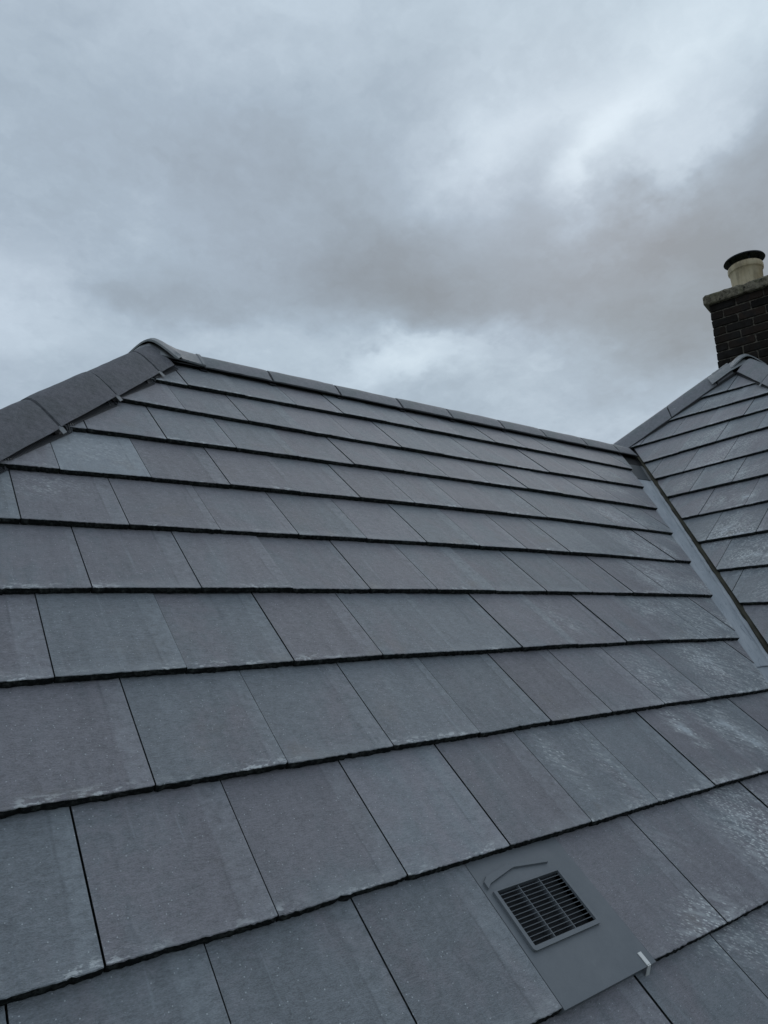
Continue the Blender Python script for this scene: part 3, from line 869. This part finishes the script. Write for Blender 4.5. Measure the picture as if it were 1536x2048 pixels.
# moulded three-way cap at each apex
def cap(apex, dirs, ridge_dir, zs, mat, halfs, H, label, ext):
    """dirs: two downhill 3-D hip directions; ridge_dir level; lofts each hip branch into the ridge branch"""
    mb = MB()
    HH = H if isinstance(H, tuple) else (H, H)
    for hd, ex, H in zip(dirs, ext[:2], HH):
        hp = Vector((hd.x, hd.y, 0)).normalized(); rp = ridge_dir
        stations = [(apex+hd*ex, -hp, halfs[0], 0.98, .055, H+.004), (apex+hd*ex*.5, -hp, halfs[0]*.97, .98, .055, H+.003),
                    (apex+hd*ex*.12, (-hp*.75+rp*.25).normalized(), halfs[0]*.93, .98, .055, H-.012),
                    (apex+rp*.05, (-hp*.4+rp*.6).normalized(), halfs[0]*.82, 1.05, .045, H-.030),
                    (apex+rp*.12, rp, halfs[1]*1.07, 1.2, .036, H-.052*H/.094), (apex+rp*(ext[2]-.02), rp, halfs[1]*1.05, 1.22, .034, H-.062*H/.094),
                    (apex+rp*(ext[2]-.018), rp, halfs[1]*1.10, 1.22, .034, H-.056*H/.094), (apex+rp*ext[2], rp, halfs[1]*1.10, 1.22, .034, H-.056*H/.094)]
        rings = []
        for o, tdir, hf, m, r, hh in stations:
            perp = Vector((tdir.y, -tdir.x, 0))
            rings.append((o, perp, profile(hf, m, r, hh, 18)))
        loft(mb, rings, .010)
    o = mb.build('apex_cap', mat, house); shade(o, 50); o['label'] = label
    return o
ap = Vector((YR-HC, YR, ZR))
h1 = Vector((-1, -1, -TA1)).normalized(); h2 = Vector((-1, 1, -TA1)).normalized()
cap(ap, (h1, h2), Vector((1, 0, 0)), 0, M_CAP, (.182, .100), (.082, .066), 'smooth grey moulded cap where the left hip meets the level ridge', (.10, .11, .255))
ap2 = Vector((XA, YA, ZA))
h3 = Vector((-1, 1, -TA2)).normalized(); h4 = Vector((-1, -1, -TA2)).normalized()
cap(ap2, (h3, h4), Vector((1, 0, 0)), 0, M_CAP, (.158, .11), (.070, .082), 'smooth grey moulded cap on the hip apex in front of the brick chimney', (.42, .15, .28))

# pleated flashing under the hip tiles of the near hip
def roll(c, key_pts, sgn, parent):
    pass
mb = MB(); n = 260; vs = []; tcs = []
Lx0, Lx1 = ye-HC, YR-HC-.02
for i in range(n+1):
    f = i/n; x = Lx0+(Lx1-Lx0)*f; s = (x-Lx0)*sqrt(2+TA1*TA1)
    for q, dd in enumerate((0.0, .06, .11, .142, .153)):
        y = x+HC-dd*sqrt(2); xx = x
        # move perpendicular in plan: (+d/√2, -d/√2)
        px = x+dd/sqrt(2); py = x+HC-dd/sqrt(2)
        v = (py-P0.y)/cos(A1)/G; fr = v-math.floor(v)
        drape = -T*fr*(1 if q > 1 else .3)
        z = z_front(py)+(.006+drape)/cos(A1)*1.0+(.010 if q < 2 else .004 if q == 2 else 0)
        vs.append((px, py, z)); tcs.append((s, q*.04, 0))
fs = []
for i in range(n):
    for q in range(4): a = i*5+q; fs.append([a, a+1, a+6, a+5])
k = len(vs); vs2 = [(x, y, z-.003) for x, y, z in vs]
mb.add(vs+vs2, fs+[[k+j for j in reversed(f)] for f in fs]+[[i*5+4, (i+1)*5+4, k+(i+1)*5+4, k+i*5+4] for i in range(n)], 0, tc=tcs+tcs)
mb.build('hip_flashing', M_ROLL, house, recalc=False)
# black under-ridge strips (dry ridge roll) on both sides of the level ridge and below the far hip
mb = MB()
for sg in (-1, 1):
    def fr(x, y, z): yy = YR+sg*y; return Vector((x, yy, ZR-TA1*y+z))
    mb.box(fr, (YR-HC+.05, .0, .004), (5.7, .094, .010))
mb.build('ridge_flashing', M_BLACK, house)
mb = MB()
for i in range(24):
    x0 = 5.74+(XA-5.74)*i/24; x1 = 5.74+(XA-5.74)*(i+1)/24
    q = []
    for x in (x0, x1):
        for dd in (0, .128):
            px, py = x-dd/sqrt(2), HS-x-dd/sqrt(2); q.append(Vector((px, py, zface(px)+.008)))
    lo = [p-Vector((0, 0, .02)) for p in q]
    mb.add(q+lo, [[0, 1, 3, 2], [4, 6, 7, 5], [1, 5, 7, 3]])
for i in range(30):
    x0 = 2.3+(XA-2.3)*i/30; x1 = 2.3+(XA-2.3)*(i+1)/30
    q = []
    for x in (x0, x1):
        for dd in (0, .128):
            px, py = x-dd/sqrt(2), x-HD+dd/sqrt(2); q.append(Vector((px, py, zface(px)+.008)))
    lo = [p-Vector((0, 0, .02)) for p in q]
    mb.add(q+lo, [[0, 1, 3, 2], [4, 6, 7, 5], [1, 5, 7, 3]])
mb.build('hip_flashing', M_BLACK, house)

# ------------------------------------------------------------------ valley liner
def valley_pt(z, off, side, n):
    """point near the valley line at height z; off = plan distance sideways; side 'front' or 'face'"""
    x = CX+(z-P0.z)/TA2; y = P0.y+(z-P0.z)/TA1
    return x, y
def liner(z0, z1, mat, name, lift=0.0, parent=None, fo=.42, fa=.20):
    mb = MB(); n = 60; vs = []; tcs = []
    rr = random.Random(4)
    for i in range(n+1):
        z = z0+(z1-z0)*i/n; x = CX+(z-P0.z)/TA2; y = P0.y+(z-P0.z)/TA1
        s = (z-z0)*1.75+z0
        wob = .003*noise.noise(Vector((s*3, 1, 0)))
        for q, o in enumerate((-fo, -fo*.7, -fo*.45, -fo*.2, 0, fa*.5, fa)):
            if o <= 0: px, py = x+o, y; pz = z-.040+lift+(.006*noise.noise(Vector((s*5, q*1.3, 2))) if 0 < q < 4 else 0)
            else:
                px, py = x, y-o; pz = z-.040+lift
            vs.append((px, py, pz)); tcs.append((o, s, 0))
    fs = []
    for i in range(n):
        for q in range(6): a = i*7+q; fs.append([a, a+1, a+8, a+7])
    k = len(vs); per = [q for q in range(7)]
    vs2 = [(a, b, c-.004) for a, b, c in vs]
    fb = [[k+j for j in reversed(f)] for f in fs]
    ends = [[q, k+q, k+q+1, q+1] for q in range(6)]
    mb.add(vs+vs2, fs+fb+ends, 0, tc=tcs+tcs)
    return mb.build(name, mat, parent or house, recalc=False, smooth=False)
vl = liner(-.14, 1.37, M_LINER, 'valley_liner', .004)
vl2 = liner(ZE, -.10, M_LINER, 'valley_liner', -.004)
vl3 = liner(1.30, 1.50, M_LEAD, 'valley_flashing', .010)
vl4 = liner(1.46, ZR+.02, M_DECK, 'valley_flashing', -.002)
# bedding strip under the cut edge of the far face
mb = MB(); n = 90; vs = []
rr = random.Random(8)
for i in range(n+1):
    z = ZE+(1.62-ZE)*i/n; x = CX+(z-P0.z)/TA2; y = P0.y+(z-P0.z)/TA1
    w1 = .004*rr.random(); w2 = .004*rr.random()
    # faces the valley; runs just inside the tile edge
    oy = .030; base = Vector((x, y-oy, z))
    vs += [base+Vector((-.007+w1, .007-w1, -.042)), base+Vector((-.005-w2, .005+w2, -.020)), base+Vector((.02, -.02, -.018)), base+Vector((.03, -.03, -.04))]
fs = []
for i in range(n):
    for q in range(4): a = i*4; fs.append([a+q, a+(q+1) % 4, a+4+(q+1) % 4, a+4+q])
fs += [[0, 1, 2, 3], [n*4+3, n*4+2, n*4+1, n*4]]
mb.add(vs, fs); mb.build('valley_bedding', M_STRIP, house)

# ------------------------------------------------------------------ walls, fascia and gutter under the eaves
def prism(name, poly, z0, z1, mat, parent):
    k = len(poly); vs = [(x, y, z0) for x, y in poly]+[(x, y, z1) for x, y in poly]
    fs = [list(reversed(range(k))), list(range(k, 2*k))]+[[i, (i+1) % k, k+(i+1) % k, k+i] for i in range(k)]
    return make(name, vs, fs, [mat], None, parent)
ov = .32
wx0 = ye-HC+ov; wy0 = ye+ov
wall = prism('wall', [(wx0, wy0), (xe_face+ov, wy0), (xe_face+ov, ye3+ov), (12.8, ye3+ov), (12.8, ye4-ov), (xe_face+ov+.3, ye4-ov), (xe_face+ov+.3, yer-ov), (wx0, yer-ov)], -ZO, ZE-.02, M_WALL, house)
wins = []
def window(x0, x1, y, z0, z1):
    mb = MB(); fr = lambda a, b, c: Vector((a, b, c))
    mb.box(fr, (x0, y-.012, z0), (x1, y+.01, z0+.06)); mb.box(fr, (x0, y-.012, z1-.06), (x1, y+.01, z1))
    mb.box(fr, (x0, y-.014, z0+.06), (x0+.06, y+.01, z1-.06)); mb.box(fr, (x1-.06, y-.014, z0+.06), (x1, y+.01, z1-.06))
    wo = mb.build('window', M_WHITE, house)
    mb = MB(); mb.box(fr, (x0+.06, y-.004, z0+.06), (x1-.06, y+.004, z1-.06)); mb.build('pane', M_COWL, wo)
window(-.9, .3, wy0, -4.0, -2.8); window(3.4, 4.8, ye3+ov, -4.0, -2.8)
def gutter(a, b, out):
    a = Vector(a); b = Vector(b); d = (b-a).normalized(); out = Vector(out)
    mb = MB(); N = 10
    for rad, fl in ((.056, False),):
        vs = []
        for P_ in (a, b):
            for i in range(N+1):
                t_ = pi+pi*i/N; vs.append(P_+out*(.056*cos(t_)+.045)+Vector((0, 0, .056*sin(t_))))
            for i in range(N+1):
                t_ = pi+pi*i/N; vs.append(P_+out*(.052*cos(t_)+.045)+Vector((0, 0, .052*sin(t_))))
        M_ = N+1; fs = []
        for i in range(N):
            fs.append([i, i+1, 2*M_+i+1, 2*M_+i]); fs.append([M_+i, 2*M_+M_+i, 2*M_+M_+i+1, M_+i+1])
        for e in (0, N): fs.append([e, M_+e, 3*M_+e, 2*M_+e])
        mb.add(vs, fs)
    mb.build('gutter', M_BLACK, house)
    mb = MB(); vs = [a-out*.012+Vector((0, 0, -.02)), b-out*.012+Vector((0, 0, -.02)), b-out*.012+Vector((0, 0, -.2)), a-out*.012+Vector((0, 0, -.2))]
    vs += [v-out*.02 for v in vs]
    mb.add(vs, [[0, 1, 2, 3], [7, 6, 5, 4], [0, 4, 5, 1], [2, 6, 7, 3], [0, 3, 7, 4], [1, 5, 6, 2]])
    mb.build('fascia', M_WHITE, house)
gz = ZE-.05
gutter((ye-HC, ye, gz), (xe_face, ye, gz), (0, -1, 0))
gutter((xe_face, ye, gz), (xe_face, ye3, gz), (-1, 0, 0))
gutter((xe_face, ye3, gz), (13, ye3, gz), (0, -1, 0))
gutter((ye-HC, yer, gz), (ye-HC, ye, gz), (-1, 0, 0))

# ------------------------------------------------------------------ brick chimney behind the apex
CROT = radians(-14)                            # turned a little from the roof
corner = Vector((7.127, 3.424, 0))
ch_root = empty('brick_chimney', (corner.x+.3, corner.y-.4, ZO+1.6))
tag(ch_root, 'soot-dark brick chimney with buff clay pots rising behind the right roof apex', 'chimney')
ey = Vector((-sin(CROT), -cos(CROT), 0))*1.0   # along the visible face, away from the near corner
ey = Vector((sin(-CROT), -cos(CROT), 0)); ex = Vector((cos(CROT), -sin(-CROT)*-1*-1, 0))
ex = Vector((-ey.y, ey.x, 0))                  # into the stack
if ex.x < 0: ex = -ex
def CF(x, y, z): return corner+ey*x+ex*y+Vector((0, 0, z))
CW, CD_ = 1.15, .60; zc0, zc1 = 1.55, 3.420; course = .0905
rnd = random.Random(77)
mb = MB()
mb.box(CF, (.010, .010, zc0), (CW-.010, CD_-.010, zc1-.001)); core = mb.build('mortar_core', M_MORTAR, ch_root)
mb = MB(); bl, bh = .262, .130; joint_ = .0125
def brick(frame, x0, x1, y0, y1, z0, z1):
    c = .006; vs = []
    j = lambda: rnd.uniform(-.0022, .0022)
    for z, ins in ((z0, c), (z0+c, 0), (z1-c, 0), (z1, c)):
        for x, y, sx, sy in ((x0, y0, 1, 1), (x1, y0, -1, 1), (x1, y1, -1, -1), (x0, y1, 1, -1)):
            # chamfered vertical corners
            vs.append(frame(x+sx*(ins+c)+j(), y+sy*ins+j(), z+j())); vs.append(frame(x+sx*ins+j(), y+sy*(ins+c)+j(), z+j()))
    # order of each ring
    ring = [1, 0, 2, 3, 5, 4, 6, 7]
    fs = [[ring[i] for i in reversed(range(8))], [24+ring[i] for i in range(8)]]
    for r in range(3):
        for i in range(8):
            a, b = ring[i], ring[(i+1) % 8]; fs.append([r*8+a, r*8+b, (r+1)*8+b, (r+1)*8+a])
    t = rnd.random()
    mb.add(vs, fs, 0, tint=[(t, 0, 0)]*len(vs))
nrow = int((zc1-zc0)/course)
for r in range(nrow+1):
    z1 = zc1-r*course; z0 = z1-course+joint_
    if z0 < zc0: break
    # side faces: header / stretcher bond, both long faces and both ends
    for face_y in (0, 1):
        x = 0.0; first = True; alt = (r+face_y) % 2
        while x < CW-.02:
            Lb = (bh if alt else bl) if first else bl
            x1 = min(x+Lb-joint_, CW)
            if CW-x1 < .06: x1 = CW
            if face_y == 0: brick(CF, x+rnd.uniform(-.002, .002), x1, -.002+rnd.uniform(-.003, .003), bh-joint_, z0, z1)
            else: brick(CF, x, x1, CD_-bh+joint_, CD_, z0, z1)
            x = x1+joint_; first = False
    for face_x in (0, 1):
        y = bh; alt = (r+1+face_x) % 2; first = True
        while y < CD_-bh-.02:
            Lb = (bh if alt else bl) if first else bl
            y1 = min(y+Lb-joint_, CD_-bh)
            if face_x == 0: brick(CF, 0, bh-joint_, y, y1, z0, z1)
            else: brick(CF, CW-bh+joint_, CW, y, y1, z0, z1)
            y = y1+joint_; first = False
mb.build('brickwork', M_BRICK, ch_root)
# cracked concrete cap in two lengths
mb = MB()
def slab(x0, x1, seed):
    rr = random.Random(seed); y0, y1, z0, z1 = -.055, CD_+.055, zc1+.001, zc1+.108
    N = 14; vs = []
    for i in range(N+1):
        x = x0+(x1-x0)*i/N; e = .010 if i in (0, N) else 0
        jj = lambda: rr.uniform(-.0035, .0035)
        for y, z in ((y0+e+.008, z0+e), (y0+e, z0+.012), (y0+e, z1-.02), (y0+.014+e, z1-e), (y1-.014-e, z1-e), (y1-e, z1-.02), (y1-e, z0+.012), (y1-.008-e, z0+e)):
            vs.append(CF(x, y+jj(), z+(jj() if z > z0+.02 else 0)))
    fs = [[i*8+q, i*8+(q+1) % 8, i*8+8+(q+1) % 8, i*8+8+q] for i in range(N) for q in range(8)]
    fs += [list(reversed(range(8))), [N*8+q for q in range(8)]]
    mb.add(vs, fs)
slab(-.045, .350, 1); slab(.354, CW+.05, 2)
mb.build('cap_slab', M_CAPST, ch_root)
def lathe(cx_, cy_, prof, N=48):
    vs = []; fs = []
    for r, z in prof:
        for i in range(N):
            a = 2*pi*i/N; vs.append(CF(cx_, cy_, z)+Vector((r*cos(a), r*sin(a), 0)))
    K = len(prof)
    for j in range(K-1):
        for i in range(N): fs.append([j*N+i, j*N+(i+1) % N, (j+1)*N+(i+1) % N, (j+1)*N+i])
    return vs, fs
def pot(x, y, h, rr_, cowl, shard=True):
    zb = zc1+.109
    mb = MB()
    prof = [(rr_*.80, zb), (rr_*.86, zb+.001), (rr_*.88, zb+h*.35), (rr_*.905, zb+h*.72), (rr_*.92, zb+h*.735), (rr_*.93, zb+h*.76),
            (rr_*.985, zb+h*.79), (rr_*1.0, zb+h*.85), (rr_*1.0, zb+h*.92), (rr_*.975, zb+h*.97), (rr_*.93, zb+h), (rr_*.84, zb+h), (rr_*.78, zb+h*.9), (rr_*.74, zb+h*.3)]
    vs, fs = lathe(x, y, prof); mb.add(vs, fs)
    o = mb.build('chimney_pot', M_POT, ch_root); shade(o, 35)
    if cowl:
        mb = MB(); zt = zb+h
        vs, fs = lathe(x, y, [(.001, zt+.150), (rr_*.55, zt+.120), (rr_*1.13, zt+.072), (rr_*1.17, zt+.058), (rr_*1.14, zt+.054), (rr_*.5, zt+.085), (.001, zt+.09)])
        mb.add(vs, fs)
        for i in range(4):
            a = pi/4+i*pi/2; c_ = CF(x, y, 0)+Vector((rr_*.8*cos(a), rr_*.8*sin(a), 0))
            mb.box(lambda p, q, s: c_+Vector((p, q, s)), (-.008, -.008, zt-.05), (.008, .008, zt+.07))
        c2 = mb.build('cowl', M_COWL, o); shade(c2, 35)
    return o
p1 = pot(.352, .27, .325, .175, True)
p1['label'] = 'buff clay chimney pot under a black disc cowl'
p2 = pot(.765, .27, .30, .17, False)
p2['label'] = 'open clay chimney pot cut by the right edge of the picture'

# ------------------------------------------------------------------ ground
g = make('ground', [(-600, -600, -ZO), (600, -600, -ZO), (600, 600, -ZO), (-600, 600, -ZO)], [[0, 1, 2, 3]], [M_GROUND], recalc=False)
tag(g, 'lawn around the foot of the house', 'ground', kind='structure')
bpy.context.view_layer.update()
